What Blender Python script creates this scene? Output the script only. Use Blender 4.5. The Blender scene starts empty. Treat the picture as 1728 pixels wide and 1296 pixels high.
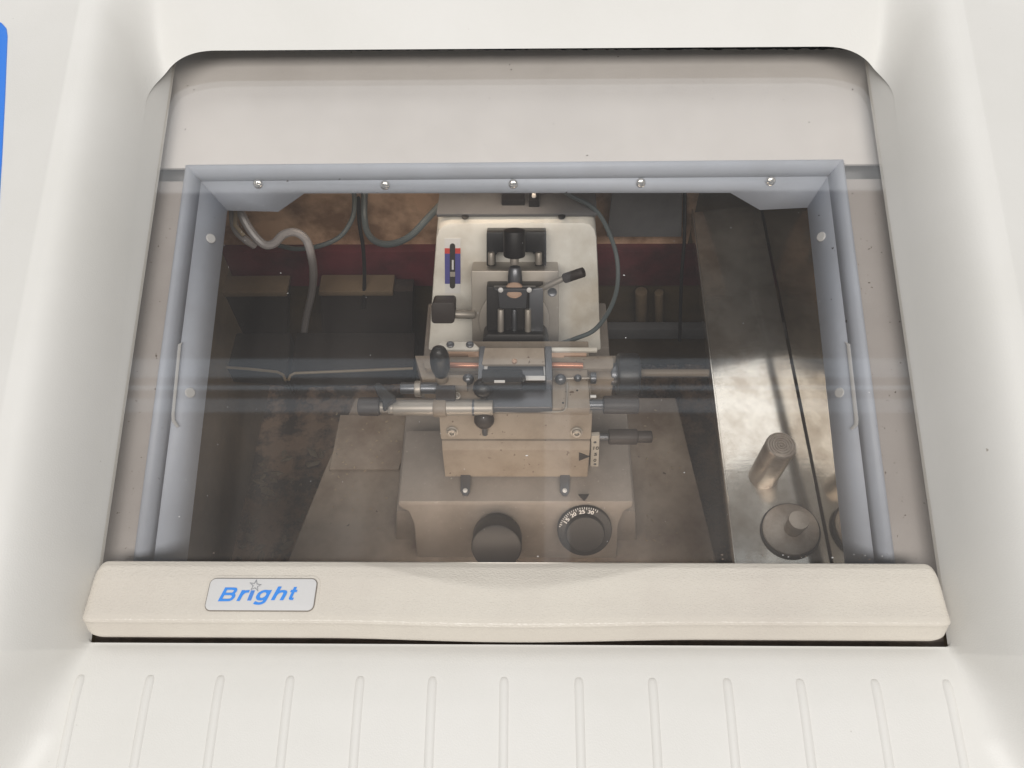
import bpy, bmesh, math, random
from mathutils import Vector as V, Matrix
random.seed(7)
sc = bpy.context.scene

# ------------------------------------------------------------------ camera
FPX = 1356.0                       # focal length in pixels of the 1728 px wide photograph
PITCH, YAW, TILT = math.radians(55), math.radians(0.9), math.radians(16.5)
fw = V((0, math.cos(PITCH), -math.sin(PITCH))); up = V((0, math.sin(PITCH), math.cos(PITCH))); rt = V((1, 0, 0))
fw, rt = fw*math.cos(YAW) - rt*math.sin(YAW), rt*math.cos(YAW) + fw*math.sin(YAW)
def ray(px, py): return fw + rt*((px-864)/FPX) + up*((648-py)/FPX)
CAM = -ray(871, 945)*0.577         # world origin = middle of the window's lower edge
cd = bpy.data.cameras.new('camera'); cam = bpy.data.objects.new('camera', cd); sc.collection.objects.link(cam)
cam.matrix_world = Matrix(((rt.x, up.x, -fw.x, CAM.x), (rt.y, up.y, -fw.y, CAM.y), (rt.z, up.z, -fw.z, CAM.z), (0, 0, 0, 1)))
cd.sensor_width = 36; cd.lens = 36*FPX/1728; cd.clip_start = 0.01; cd.clip_end = 100
sc.camera = cam

# ------------------------------------------------------------------ light: an evenly lit laboratory
w = bpy.data.worlds.new('World'); sc.world = w; w.use_nodes = True
bg = w.node_tree.nodes['Background']; bg.inputs[0].default_value = (0.93, 0.96, 1.0, 1); bg.inputs[1].default_value = 0.21
def area(name, loc, target, sx, sy, power, col=(1, 0.97, 0.93)):
    l = bpy.data.lights.new(name, 'AREA'); l.shape = 'RECTANGLE'; l.size = sx; l.size_y = sy; l.energy = power; l.color = col
    o = bpy.data.objects.new(name, l); sc.collection.objects.link(o); o.location = loc
    o.rotation_euler = (V(target)-V(loc)).to_track_quat('-Z', 'Y').to_euler()
    return o
area('ceiling_light', (-0.3, 1.95, 2.1), (0, 0.2, 0), 2.6, 0.5, 6)
area('ceiling_panel', (0.0, 1.03, 2.1), (0.0, 1.03, 0), 3.4, 0.68, 1.3*math.pi*3.4*0.68, (0.93, 0.96, 1))
area('ceiling_light', (0.1, -3.3, 4.1), (0, 0.1, 0), 6.0, 1.4, 255, (1, 0.978, 0.955))
def strip(x, y, sx, sy, rad, col): area('ceiling_strip', (x, y, 2.1), (x, y, 0), sx, sy, rad*math.pi*sx*sy, col)
strip(0.1, 0.107, 3.2, 0.062, 0.52, (0.72, 0.86, 1))
strip(0.1, 0.042, 3.2, 0.014, 0.7, (0.72, 0.86, 1))
strip(0.1, -0.018, 3.2, 0.045, 0.46, (0.72, 0.86, 1))
strip(0.115, -0.2, 0.085, 1.6, 0.42, (0.9, 0.95, 1))
sc.view_settings.view_transform = 'Standard'; sc.view_settings.look = 'None'
sc.view_settings.exposure = 0.10; sc.view_settings.gamma = 1.0; sc.view_settings.use_curve_mapping = False
sc.cycles.max_bounces = 10; sc.cycles.transparent_max_bounces = 12; sc.cycles.caustics_reflective = False

# ------------------------------------------------------------------ places: unprojection to real planes
SLOPE = math.pi/2 - PITCH - TILT
GY = V((0, math.cos(SLOPE), math.sin(SLOPE))); GN = V((0, -math.sin(SLOPE), math.cos(SLOPE))); GX = V((1, 0, 0))
def G(u, v, ww): return GX*u + GY*v + GN*ww                       # window coordinates -> world
area('unseen_chamber_lamp', G(0, -0.010, -0.085), (0, 0.32, -0.12), 0.26, 0.018, 0.13, (1, 0.84, 0.69))  # unseen lamp added inside the front edge to brighten base and knobs
area('unseen_chamber_lamp', G(-0.08, 0.345, -0.075), (-0.08, 0.44, -0.09), 0.22, 0.012, 0.055, (1, 0.82, 0.64))
def onpl(px, py, p0, n):
    r = ray(px, py); return CAM + r*((p0-CAM).dot(n)/r.dot(n))
def P(px, py, d): return CAM + ray(px, py)*d
def Hz(px, py, z): return onpl(px, py, V((0, 0, z)), V((0, 0, 1)))
def Vy(px, py, y): return onpl(px, py, V((0, y, 0)), V((0, 1, 0)))
def Gp(px, py, ww): return onpl(px, py, GN*ww, GN)
def uv(px, py, ww=0.0):
    p = Gp(px, py, ww); return p.x, p.dot(GY)

# ------------------------------------------------------------------ materials
def mat(name, col, rough=0.5, metal=0.0, bump=None, var=None, specks=None, spec=0.5, coat=0.0):
    """bump=(scale, strength, kind)  var=(colour2, scale, lo, hi)  specks=(colour, scale, threshold)"""
    m = bpy.data.materials.new(name); m.use_nodes = True; nt = m.node_tree; N = nt.nodes; L = nt.links
    b = N['Principled BSDF']; b.inputs['Roughness'].default_value = rough; b.inputs['Metallic'].default_value = metal
    b.inputs['Specular IOR Level'].default_value = spec; b.inputs['Coat Weight'].default_value = coat
    b.inputs['Base Color'].default_value = (*col, 1)
    tc = N.new('ShaderNodeTexCoord'); out = None
    def mix(fac, a, bcol):
        mx = N.new('ShaderNodeMix'); mx.data_type = 'RGBA'; L.new(fac, mx.inputs[0])
        if a is None: mx.inputs[6].default_value = (*col, 1)
        else: L.new(a, mx.inputs[6])
        mx.inputs[7].default_value = (*bcol, 1); return mx.outputs[2]
    if var:
        n = N.new('ShaderNodeTexNoise'); n.inputs['Scale'].default_value = var[1]; n.inputs['Detail'].default_value = 6
        n.inputs['Roughness'].default_value = 0.62; L.new(tc.outputs['Object'], n.inputs['Vector'])
        mr = N.new('ShaderNodeMapRange'); mr.inputs[1].default_value = var[2]; mr.inputs[2].default_value = var[3]
        L.new(n.outputs[0], mr.inputs[0]); out = mix(mr.outputs[0], out, var[0])
    if specks:
        n = N.new('ShaderNodeTexNoise'); n.inputs['Scale'].default_value = specks[1]; n.inputs['Detail'].default_value = 2
        L.new(tc.outputs['Object'], n.inputs['Vector'])
        mr = N.new('ShaderNodeMapRange'); mr.inputs[1].default_value = specks[2]; mr.inputs[2].default_value = specks[2]+0.03
        L.new(n.outputs[0], mr.inputs[0]); out = mix(mr.outputs[0], out, specks[0])
    if out: L.new(out, b.inputs['Base Color'])
    if bump:
        if bump[2] == 'leather':
            t = N.new('ShaderNodeTexVoronoi'); t.feature = 'SMOOTH_F1'; t.inputs['Smoothness'].default_value = 0.6; t.inputs['Scale'].default_value = bump[0]
        else:
            t = N.new('ShaderNodeTexNoise'); t.inputs['Scale'].default_value = bump[0]; t.inputs['Detail'].default_value = 3
        mp = N.new('ShaderNodeMapping'); L.new(tc.outputs['Object'], mp.inputs[0]); L.new(mp.outputs[0], t.inputs['Vector'])
        if bump[2] == 'leather': mp.inputs['Scale'].default_value = (0.6, 1, 1)
        if bump[2] == 'brushed': mp.inputs['Scale'].default_value = (0.06, 1, 1)
        bp = N.new('ShaderNodeBump'); bp.inputs['Strength'].default_value = bump[1]; bp.inputs['Distance'].default_value = 0.001
        L.new(t.outputs[0], bp.inputs['Height']); L.new(bp.outputs[0], b.inputs['Normal'])
    return m
M = {}
M['hood'] = mat('hood_plastic', (0.74, 0.72, 0.68), 0.42, bump=(900, 0.12, 'noise'), var=((0.70, 0.68, 0.635), 7, 0.35, 0.75), specks=((0.42, 0.38, 0.33), 150, 0.79))
M['apron'] = M['hood']
M['handle'] = mat('handle_plastic', (0.69, 0.635, 0.55), 0.28, bump=(1000, 0.28, 'leather'), var=((0.61, 0.55, 0.48), 9, 0.4, 0.8), specks=((0.2, 0.16, 0.12), 330, 0.80))
M['badge'] = mat('badge_plate', (0.66, 0.645, 0.63), 0.35)
M['blue_ink'] = mat('blue_ink', (0.05, 0.27, 0.80), 0.4)
M['grey_ink'] = mat('grey_ink', (0.30, 0.31, 0.33), 0.4)
M['edge_dark'] = mat('badge_edge', (0.22, 0.19, 0.16), 0.5)
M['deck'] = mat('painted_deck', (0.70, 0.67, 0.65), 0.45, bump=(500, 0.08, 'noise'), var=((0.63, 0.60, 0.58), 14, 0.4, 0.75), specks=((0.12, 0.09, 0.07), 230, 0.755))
M['deckside'] = mat('shaded_deck', (0.42, 0.39, 0.375), 0.45, bump=(500, 0.08, 'noise'), var=((0.35, 0.32, 0.305), 12, 0.35, 0.75), specks=((0.10, 0.07, 0.055), 300, 0.715))  # darker base colour carries the shade lying on the side strips
M['blackseal'] = mat('black_seal', (0.012, 0.013, 0.016), 0.6)
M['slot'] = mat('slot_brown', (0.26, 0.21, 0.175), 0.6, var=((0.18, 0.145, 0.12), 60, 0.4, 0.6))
M['stripmetal'] = mat('strip_metal', (0.26, 0.255, 0.25), 0.35, metal=0.8)
M['frame'] = mat('frame_blue_grey', (0.45, 0.485, 0.56), 0.5, bump=(300, 0.05, 'noise'), var=((0.38, 0.40, 0.45), 16, 0.4, 0.8), specks=((0.06, 0.05, 0.05), 170, 0.745))
M['chrome'] = mat('screw_chrome', (0.75, 0.73, 0.70), 0.18, metal=1)
M['rivet'] = mat('rivet_plastic', (0.55, 0.55, 0.55), 0.4)
M['bluepanel'] = mat('blue_panel', (0.03, 0.20, 0.72), 0.3)
M['backwall'] = mat('warm_steel', (0.80, 0.55, 0.38), 0.42, metal=0.25, var=((0.30, 0.18, 0.11), 15, 0.44, 0.64))
M['maroon'] = mat('maroon_rail', (0.14, 0.030, 0.040), 0.5, var=((0.035, 0.012, 0.014), 11, 0.40, 0.66))
M['darkwall'] = mat('frosted_wall', (0.13, 0.092, 0.050), 0.45, var=((0.05, 0.037, 0.022), 12, 0.3, 0.7), bump=(60, 0.3, 'noise'))
M['sidewall'] = mat('side_wall_brown', (0.28, 0.21, 0.125), 0.5, var=((0.10, 0.075, 0.05), 10, 0.3, 0.75))
M['floor'] = mat('littered_floor', (0.46, 0.30, 0.20), 0.7, var=((0.06, 0.04, 0.03), 30, 0.42, 0.58), bump=(70, 0.6, 'noise'))
M['steel'] = mat('stainless', (0.90, 0.85, 0.77), 0.13, metal=0.88, var=((0.62, 0.55, 0.47), 34, 0.42, 0.66), bump=(260, 0.03, 'brushed'))
M['mirror'] = mat('stainless_wall', (0.70, 0.64, 0.56), 0.08, metal=1, var=((0.56, 0.50, 0.43), 9, 0.4, 0.7))
M['alu'] = mat('machined_aluminium', (0.43, 0.39, 0.34), 0.45, metal=0.55, var=((0.46, 0.42, 0.38), 40, 0.4, 0.7))
M['beige'] = mat('beige_paint', (0.33, 0.275, 0.22), 0.48, bump=(500, 0.08, 'noise'), var=((0.25, 0.20, 0.155), 38, 0.42, 0.70), specks=((0.12, 0.08, 0.055), 260, 0.70))
M['greybase'] = mat('warm_grey_paint', (0.30, 0.265, 0.235), 0.5, bump=(700, 0.15, 'noise'), var=((0.215, 0.185, 0.16), 22, 0.38, 0.70), specks=((0.40, 0.37, 0.33), 420, 0.70))
M['tray'] = mat('drip_tray_paint', (0.30, 0.25, 0.20), 0.45, var=((0.165, 0.118, 0.085), 17, 0.40, 0.66), specks=((0.05, 0.035, 0.025), 120, 0.72))
M['cream'] = mat('cream_cover', (0.80, 0.78, 0.72), 0.4, bump=(500, 0.05, 'noise'), var=((0.46, 0.39, 0.30), 11, 0.47, 0.78))  # brown mottle: stains put in for the shade over the lower head
M['plate'] = mat('scale_plate_paint', (0.48, 0.44, 0.38), 0.45)
M['capgrey'] = mat('dark_grey_top', (0.15, 0.15, 0.155), 0.55, var=((0.11, 0.11, 0.115), 20, 0.4, 0.7))
M['black'] = mat('black_plastic', (0.014, 0.013, 0.014), 0.38)
M['blackmat'] = mat('black_matt', (0.012, 0.010, 0.010), 0.5)
M['knob'] = mat('brown_black_knob', (0.034, 0.025, 0.022), 0.5)
M['darkmetal'] = mat('dark_gunmetal', (0.17, 0.175, 0.19), 0.35, metal=0.7)
M['copper'] = mat('copper_rod', (0.55, 0.26, 0.17), 0.35, metal=0.5)
M['pink'] = mat('pinkish_brass', (0.55, 0.37, 0.27), 0.4, metal=0.3)
M['white'] = mat('white_paint', (0.74, 0.73, 0.72), 0.4)
M['red'] = mat('red_ink', (0.62, 0.07, 0.06), 0.4)
M['indigo'] = mat('indigo_ink', (0.09, 0.085, 0.30), 0.4)
M['ink'] = mat('black_ink', (0.03, 0.026, 0.025), 0.5)
M['cable'] = mat('grey_cable', (0.10, 0.12, 0.125), 0.4)
M['hose'] = mat('milky_hose', (0.32, 0.30, 0.30), 0.3)
M['tan'] = mat('tan_lid', (0.34, 0.27, 0.18), 0.5, var=((0.26, 0.20, 0.13), 20, 0.4, 0.7))
M['lid'] = mat('brown_lid', (0.17, 0.125, 0.08), 0.5, var=((0.12, 0.09, 0.06), 20, 0.4, 0.7))
M['darkbox'] = mat('dark_box', (0.028, 0.022, 0.020), 0.42, var=((0.03, 0.025, 0.024), 15, 0.4, 0.7))
M['stub'] = mat('dull_steel', (0.44, 0.39, 0.34), 0.42, metal=0.75, var=((0.30, 0.25, 0.21), 60, 0.4, 0.7), bump=(600, 0.2, 'noise'))
# window: thin clear sheet; dust film also paints reflected haze, heavier towards the handle
def glass_mat():
    m = bpy.data.materials.new('window_glass'); m.use_nodes = True; nt = m.node_tree; N = nt.nodes; L = nt.links
    N.clear(); o = N.new('ShaderNodeOutputMaterial')
    tr = N.new('ShaderNodeBsdfTransparent'); tr.inputs[0].default_value = (0.960, 0.950, 0.935, 1)
    gl = N.new('ShaderNodeBsdfGlossy'); gl.inputs['Roughness'].default_value = 0.03; gl.inputs[0].default_value = (1, 1, 1, 1)
    di = N.new('ShaderNodeBsdfDiffuse'); di.inputs[0].default_value = (0.62, 0.56, 0.51, 1)
    lw = N.new('ShaderNodeLayerWeight'); lw.inputs[0].default_value = 0.5
    pw = N.new('ShaderNodeMath'); pw.operation = 'POWER'; pw.inputs[1].default_value = 5; L.new(lw.outputs['Facing'], pw.inputs[0])
    fr = N.new('ShaderNodeMath'); fr.operation = 'MULTIPLY_ADD'; fr.inputs[1].default_value = 0.95; fr.inputs[2].default_value = 0.042; L.new(pw.outputs[0], fr.inputs[0])
    tc = N.new('ShaderNodeTexCoord'); mp = N.new('ShaderNodeMapping'); mp.inputs['Scale'].default_value = (0.35, 1.6, 1)
    ns = N.new('ShaderNodeTexNoise'); ns.inputs['Scale'].default_value = 6; ns.inputs['Detail'].default_value = 7
    L.new(tc.outputs['Object'], mp.inputs[0]); L.new(mp.outputs[0], ns.inputs['Vector'])
    mr = N.new('ShaderNodeMapRange'); mr.inputs[1].default_value = 0.3; mr.inputs[2].default_value = 0.75
    mr.inputs[3].default_value = 0.35; mr.inputs[4].default_value = 1.3
    L.new(ns.outputs[0], mr.inputs[0])
    mp2 = N.new('ShaderNodeMapping'); mp2.inputs['Scale'].default_value = (9, 0.5, 1); n2 = N.new('ShaderNodeTexNoise'); n2.inputs['Scale'].default_value = 2.2; n2.inputs['Detail'].default_value = 3
    L.new(tc.outputs['Object'], mp2.inputs[0]); L.new(mp2.outputs[0], n2.inputs['Vector'])
    mr2 = N.new('ShaderNodeMapRange'); mr2.inputs[1].default_value = 0.42; mr2.inputs[2].default_value = 0.70; mr2.inputs[3].default_value = 0.75; mr2.inputs[4].default_value = 1.7
    L.new(n2.outputs[0], mr2.inputs[0])
    sx = N.new('ShaderNodeSeparateXYZ'); L.new(tc.outputs['Object'], sx.inputs[0])
    mr3 = N.new('ShaderNodeMapRange'); mr3.inputs[1].default_value = 0.05; mr3.inputs[2].default_value = 0.24; mr3.inputs[3].default_value = 0.046; mr3.inputs[4].default_value = 0.012
    L.new(sx.outputs[1], mr3.inputs[0])
    k1 = N.new('ShaderNodeMath'); k1.operation = 'MULTIPLY'; L.new(mr.outputs[0], k1.inputs[0]); L.new(mr2.outputs[0], k1.inputs[1])
    k2 = N.new('ShaderNodeMath'); k2.operation = 'MULTIPLY'; L.new(k1.outputs[0], k2.inputs[0]); L.new(mr3.outputs[0], k2.inputs[1])
    mr = k2
    m1 = N.new('ShaderNodeMixShader'); L.new(mr.outputs[0], m1.inputs[0]); L.new(tr.outputs[0], m1.inputs[1]); L.new(di.outputs[0], m1.inputs[2])
    m2 = N.new('ShaderNodeMixShader'); L.new(fr.outputs[0], m2.inputs[0]); L.new(m1.outputs[0], m2.inputs[1]); L.new(gl.outputs[0], m2.inputs[2])
    L.new(m2.outputs[0], o.inputs[0]); return m
M['glass'] = glass_mat()

# ------------------------------------------------------------------ builders
C = sc.collection
ORG = {}
def root(o):
    while o.parent: o = o.parent
    return o
def thing(name, label, cat, loc, group=None):
    o = bpy.data.objects.new(name, None); C.objects.link(o); o.location = loc; o.empty_display_size = 0.02
    o['label'] = label; o['category'] = cat; ORG[o] = V(loc)
    if group: o['group'] = group
    return o
def tag(o, label, cat, group=None):
    o['label'] = label; o['category'] = cat
    if group: o['group'] = group
    return o
def link(name, bm, m, parent=None, smooth=True, org=None, sharp=35):
    """bm is in world coordinates; the object's origin is its thing's origin (or org for a thing of one mesh)"""
    o0 = ORG[root(parent)] if parent else (V(org) if org is not None else V((0, 0, 0)))
    for v in bm.verts: v.co -= o0
    me = bpy.data.meshes.new(name); bm.to_mesh(me); bm.free()
    me.materials.append(M[m] if isinstance(m, str) else m)
    if smooth:
        me.shade_smooth(); me.set_sharp_from_angle(angle=math.radians(sharp))
    ob = bpy.data.objects.new(name, me); C.objects.link(ob)
    if parent: ob.parent = parent
    else: ob.location = o0; ORG[ob] = o0
    return ob
def poly_bm(pts, ext, bevel=0.0006, seg=2):
    bm = bmesh.new(); n = len(pts); ext = V(ext)
    a = [bm.verts.new(p) for p in pts]; b = [bm.verts.new(p+ext) for p in pts]
    bm.faces.new(a); bm.faces.new(b[::-1])
    for i in range(n): bm.faces.new((a[i], b[i], b[(i+1) % n], a[(i+1) % n]))
    bmesh.ops.recalc_face_normals(bm, faces=bm.faces)
    if bevel: bmesh.ops.bevel(bm, geom=list(bm.edges), offset=bevel, segments=seg, affect='EDGES', profile=0.6, clamp_overlap=True)
    return bm
def slab(name, pts, ext, m, parent=None, bevel=0.0006, **k): return link(name, poly_bm(pts, ext, bevel), m, parent, **k)
def frame_of(ax):
    ax = V(ax).normalized(); t = V((0, 0, 1)) if abs(ax.z) < 0.9 else V((0, 1, 0))
    e1 = t.cross(ax).normalized(); return ax, e1, ax.cross(e1)
def lathe_bm(prof, base, ax, seg=32, knurl=0, kn_range=None):
    ax, e1, e2 = frame_of(ax); bm = bmesh.new(); rings = []; base = V(base)
    for (r, h) in prof:
        ring = []
        for i in range(seg):
            a = 2*math.pi*i/seg; rr = r
            if knurl and kn_range and kn_range[0] <= h <= kn_range[1]: rr = r*(1-knurl*(i % 2))
            ring.append(bm.verts.new(base + ax*h + (e1*math.cos(a)+e2*math.sin(a))*rr))
        rings.append(ring)
    for a, b in zip(rings, rings[1:]):
        for i in range(seg): bm.faces.new((a[i], a[(i+1) % seg], b[(i+1) % seg], b[i]))
    bm.faces.new(rings[0][::-1]); bm.faces.new(rings[-1])
    bmesh.ops.recalc_face_normals(bm, faces=bm.faces); return bm
def lathe(name, prof, base, ax, m, parent=None, seg=32, knurl=0, kn_range=None, **k):
    return link(name, lathe_bm(prof, base, ax, seg, knurl, kn_range), m, parent, **k)
def cylprof(r, h, b=None):
    b = b if b is not None else min(r, h)*0.15
    return [(r-b, 0), (r-0.3*b, 0.3*b), (r, b), (r, h-b), (r-0.3*b, h-0.3*b), (r-b, h)]
def cyl(name, p0, p1, r, m, parent=None, seg=28, b=None, knurl=0, **k):
    p0, p1 = V(p0), V(p1); h = (p1-p0).length
    return lathe(name, cylprof(r, h, b), p0, p1-p0, m, parent, seg, knurl, (0.1*h, 0.9*h), **k)
def smooth_path(pts, n=8):
    pts = [V(p) for p in pts]; out = []
    q = [2*pts[0]-pts[1]] + pts + [2*pts[-1]-pts[-2]]
    for i in range(1, len(q)-2):
        p0, p1, p2, p3 = q[i-1:i+3]
        for k in range(n):
            t = k/n; out.append(0.5*((2*p1)+(p2-p0)*t+(2*p0-5*p1+4*p2-p3)*t*t+(3*p1-p0-3*p2+p3)*t**3))
    out.append(pts[-1]); return out
def tube_bm(pts, r, seg=10, n=8, straight=False):
    path = [V(p) for p in pts] if straight else smooth_path(pts, n)
    bm = bmesh.new(); rings = []; e = None
    for i, p in enumerate(path):
        t = (path[min(i+1, len(path)-1)]-path[max(i-1, 0)]).normalized()
        if e is None: e = frame_of(t)[1]
        e = (e - t*e.dot(t)).normalized(); f = t.cross(e)
        rings.append([bm.verts.new(p+(e*math.cos(2*math.pi*j/seg)+f*math.sin(2*math.pi*j/seg))*r) for j in range(seg)])
    for a, b in zip(rings, rings[1:]):
        for i in range(seg): bm.faces.new((a[i], a[(i+1) % seg], b[(i+1) % seg], b[i]))
    bm.faces.new(rings[0][::-1]); bm.faces.new(rings[-1])
    bmesh.ops.recalc_face_normals(bm, faces=bm.faces); return bm
def tube(name, pts, r, m, parent=None, **k):
    straight = k.pop('straight', False); return link(name, tube_bm(pts, r, straight=straight), m, parent, **k)
def prism_x(name, prof, x0, x1, m, parent, bevel=0.0008):
    return slab(name, [V((x0, y, z)) for y, z in prof], (x1-x0, 0, 0), m, parent, bevel)
def round_rect(x0, y0, x1, y1, r, seg=5):
    out = []
    for cx, cy, a0 in ((x1-r, y1-r, 0), (x0+r, y1-r, 90), (x0+r, y0+r, 180), (x1-r, y0+r, 270)):
        for k in range(seg+1):
            a = math.radians(a0+90*k/seg); out.append((cx+r*math.cos(a), cy+r*math.sin(a)))
    return out
def text_shapes(s, offset=0.0, shear=0.0):
    cu = bpy.data.curves.new('text', 'FONT'); cu.body = s; cu.offset = offset; cu.shear = shear; cu.resolution_u = 6
    ob = bpy.data.objects.new('text', cu); C.objects.link(ob); bpy.context.view_layer.update()
    me = bpy.data.meshes.new_from_object(ob.evaluated_get(bpy.context.evaluated_depsgraph_get()))
    bpy.data.objects.remove(ob); vs = [v.co.copy() for v in me.vertices]; fs = [list(p.vertices) for p in me.polygons]
    bpy.data.meshes.remove(me); return vs, fs
def letter(name, s, box, fn, nrm, m, parent, offset=0.0, shear=0.0, th=0.0003):
    """fit text s into box (x0,y0,x1,y1); fn maps box coordinates to world"""
    vs, fs = text_shapes(s, offset, shear)
    xs = [v.x for v in vs]; ys = [v.y for v in vs]; x0, x1, y0, y1 = min(xs), max(xs), min(ys), max(ys)
    bm = bmesh.new(); vv = [bm.verts.new(fn(box[0]+(v.x-x0)/(x1-x0)*(box[2]-box[0]), box[1]+(v.y-y0)/(y1-y0)*(box[3]-box[1]))+nrm*th) for v in vs]
    for f in fs:
        try: bm.faces.new([vv[i] for i in f])
        except ValueError: pass
    bmesh.ops.recalc_face_normals(bm, faces=bm.faces)
    r = bmesh.ops.extrude_face_region(bm, geom=list(bm.faces))
    for v in r['geom']:
        if isinstance(v, bmesh.types.BMVert): v.co -= nrm*th*0.8
    bmesh.ops.recalc_face_normals(bm, faces=bm.faces)
    return link(name, bm, m, parent, smooth=False)

# ================================================================== CABINET
HW = 0.3025
cab = thing('cryostat_cabinet', 'off white moulded cryostat cabinet with ribbed front apron and steel lined chamber', 'cryostat', (0, 0, -0.40))
V_T = uv(864, 82, 0.020)[1]        # lower lip of the upper hood panel
V_A = uv(866, 1088, -0.002)[1]     # upper edge of the apron
def smin(a, b, k):
    h = max(k-abs(a-b), 0)/k; return min(a, b)-h*h*k/4
def smax(a, b, k):
    h = max(k-abs(a-b), 0)/k; return max(a, b)+h*h*k/4
def HWv(v): return HW+0.42*max(0, V_A-v-0.004)
def Sa(a): return smin(a*2.4, 0.056+0.10*a-0.35*max(a-0.05, 0), 0.042)
def S(u, v): return Sa(abs(u)-HWv(v))
def Ta(a): return 0.020+a*0.45-0.15*max(a-0.1, 0)
def T(v): return Ta(v-V_T)
def B(v):
    a = V_A-v
    if a < 0: return -0.002+a*2.0
    return smin(-0.002+a*0.6, 0.0050+0.15*a-0.35*a*a, 0.012)
def field(u, v):
    d = V_A-v; f = smax(S(u, v), T(v), 0.025+min(0.07, max(0, 0.5*(v-V_T))))
    return smax(f, B(v), 0.008+min(0.06, max(0, 1.1*(d-0.004))))
def wcut(v): return -0.0015+(0.020+0.0015)*(v-V_A)/(V_T-V_A)
us = sorted({round(s*x, 5) for s in (-1, 1) for x in
     [i*0.02 for i in range(11)]+[0.22+i*0.004 for i in range(13)]+[0.27+i*0.0015 for i in range(60)]+[0.36+i*0.01 for i in range(12)]+[0.48+0.04*i for i in range(6)]})
vs = [V_A-0.34+i*0.02 for i in range(9)]+[V_A-0.16+0.004*i for i in range(33)]+[V_A-0.028+0.001*i for i in range(36)]+\
     [V_A+0.012+0.012*i for i in range(int((V_T-V_A-0.06)/0.012))]+[V_T-0.05+0.0016*i for i in range(70)]+[V_T+0.064+0.012*i for i in range(34)]
vs = sorted(vs)
def trim(u, v):                                            # > 0 where the moulding is kept: opening with rounded upper corners
    if v < V_A: return V_A-v
    a1 = (S(u, v)-wcut(v))/2.4; a2 = v-V_T
    return smax(smax(a1, a2, 0.055), V_A-v, 0.004)
bm = bmesh.new(); grid = [[bm.verts.new((u, v, trim(u, v))) for u in us] for v in vs]
for j in range(len(vs)-1):
    for i in range(len(us)-1): bm.faces.new((grid[j][i], grid[j][i+1], grid[j+1][i+1], grid[j+1][i]))
bmesh.ops.bisect_plane(bm, geom=list(bm.verts)+list(bm.edges)+list(bm.faces), plane_co=V((0, 0, 0)), plane_no=V((0, 0, 1)), clear_inner=True)
for v in bm.verts: v.co.z = field(v.co.x, v.co.y)
for v in bm.verts: v.co = G(v.co.x, v.co.y, v.co.z)
bmesh.ops.recalc_face_normals(bm, faces=bm.faces)
hood = link('hood', bm, 'hood', cab, sharp=70)

# inner walls of the recess, down past the window's edges
for sg in (-1, 1):
    bm = bmesh.new(); rows = []
    for v in [V_A-0.002+i*(V_T+0.10-V_A)/30 for i in range(31)]:
        wt = min(wcut(v), 0.020)+0.002
        rows.append([bm.verts.new(G(sg*(HW+0.00006+ww/2.4), v, ww)) for ww in (-0.004, 0.0, wt*0.5, wt)])
    for a, b in zip(rows, rows[1:]):
        for i in range(3): bm.faces.new((a[i], a[i+1], b[i+1], b[i]))
    bmesh.ops.recalc_face_normals(bm, faces=bm.faces); link('recess_wall', bm, 'hood', cab)
# ribs of the apron
rib_top = [145, 262, 380, 497, 614, 735, 855, 980, 1103, 1228, 1350, 1475, 1595]
v1 = uv(866, 1141, 0.002)[1]
for px in rib_top:
    u0 = uv(px-4, 1150, 0.002)[0]; bm = bmesh.new(); rows = []; nv = 44; L0 = 0.20
    for j in range(nv+1):
        t = (j/nv)**1.6; v = v1-t*L0; e = min(1, (v1-v)/0.005); sc_ = math.sqrt(max(0, 1-(1-e)**2))
        row = []
        for i in range(9):
            q = -1+i/4; h = max(0, 1-q*q)**0.8*0.0018*sc_-0.0004
            uu = u0*(1+0.002*((v1-v)/0.09))+q*0.0036*(0.35+0.65*sc_)
            row.append(bm.verts.new(G(uu, v, field(uu, v)+h)))
        rows.append(row)
    for a, b in zip(rows, rows[1:]):
        for i in range(8): bm.faces.new((a[i], a[i+1], b[i+1], b[i]))
    bmesh.ops.recalc_face_normals(bm, faces=bm.faces); link('rib', bm, 'hood', cab)
# black seal under the upper lip, chipped along its lower side
bm = bmesh.new(); top = []; bot = []; V_S = uv(864, 82, 0.002)[1]
for i in range(241):
    u = -0.31+0.62*i/240; f = i/240
    jag = 0.0004+0.0022*f**1.5+random.uniform(-0.0004, 0.0008)*(0.4+f)
    top.append(bm.verts.new(G(u, V_T+0.030, 0.0115))); bot.append(bm.verts.new(G(u, V_S-jag, 0.0020)))
for i in range(240): bm.faces.new((top[i], top[i+1], bot[i+1], bot[i]))
link('lip_seal', bm, 'blackseal', cab, smooth=False)
# blue side panel let into the left shoulder
def hoodpt(px, py, lift=0.002):
    ww = 0.08
    for _ in range(12):
        u, v = uv(px, py, ww); ww = field(u, v)+lift
    return G(u, v, ww)
slab('side_panel', [hoodpt(x, y, 0.0008) for x, y in ((-90, 20), (-30, 26), (2, 38), (10, 47), (12, 60), (8, 160), (3, 260), (-2, 345), (-10, 420), (-90, 430))], -GN*0.004, 'bluepanel', cab, 0.0004)
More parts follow.
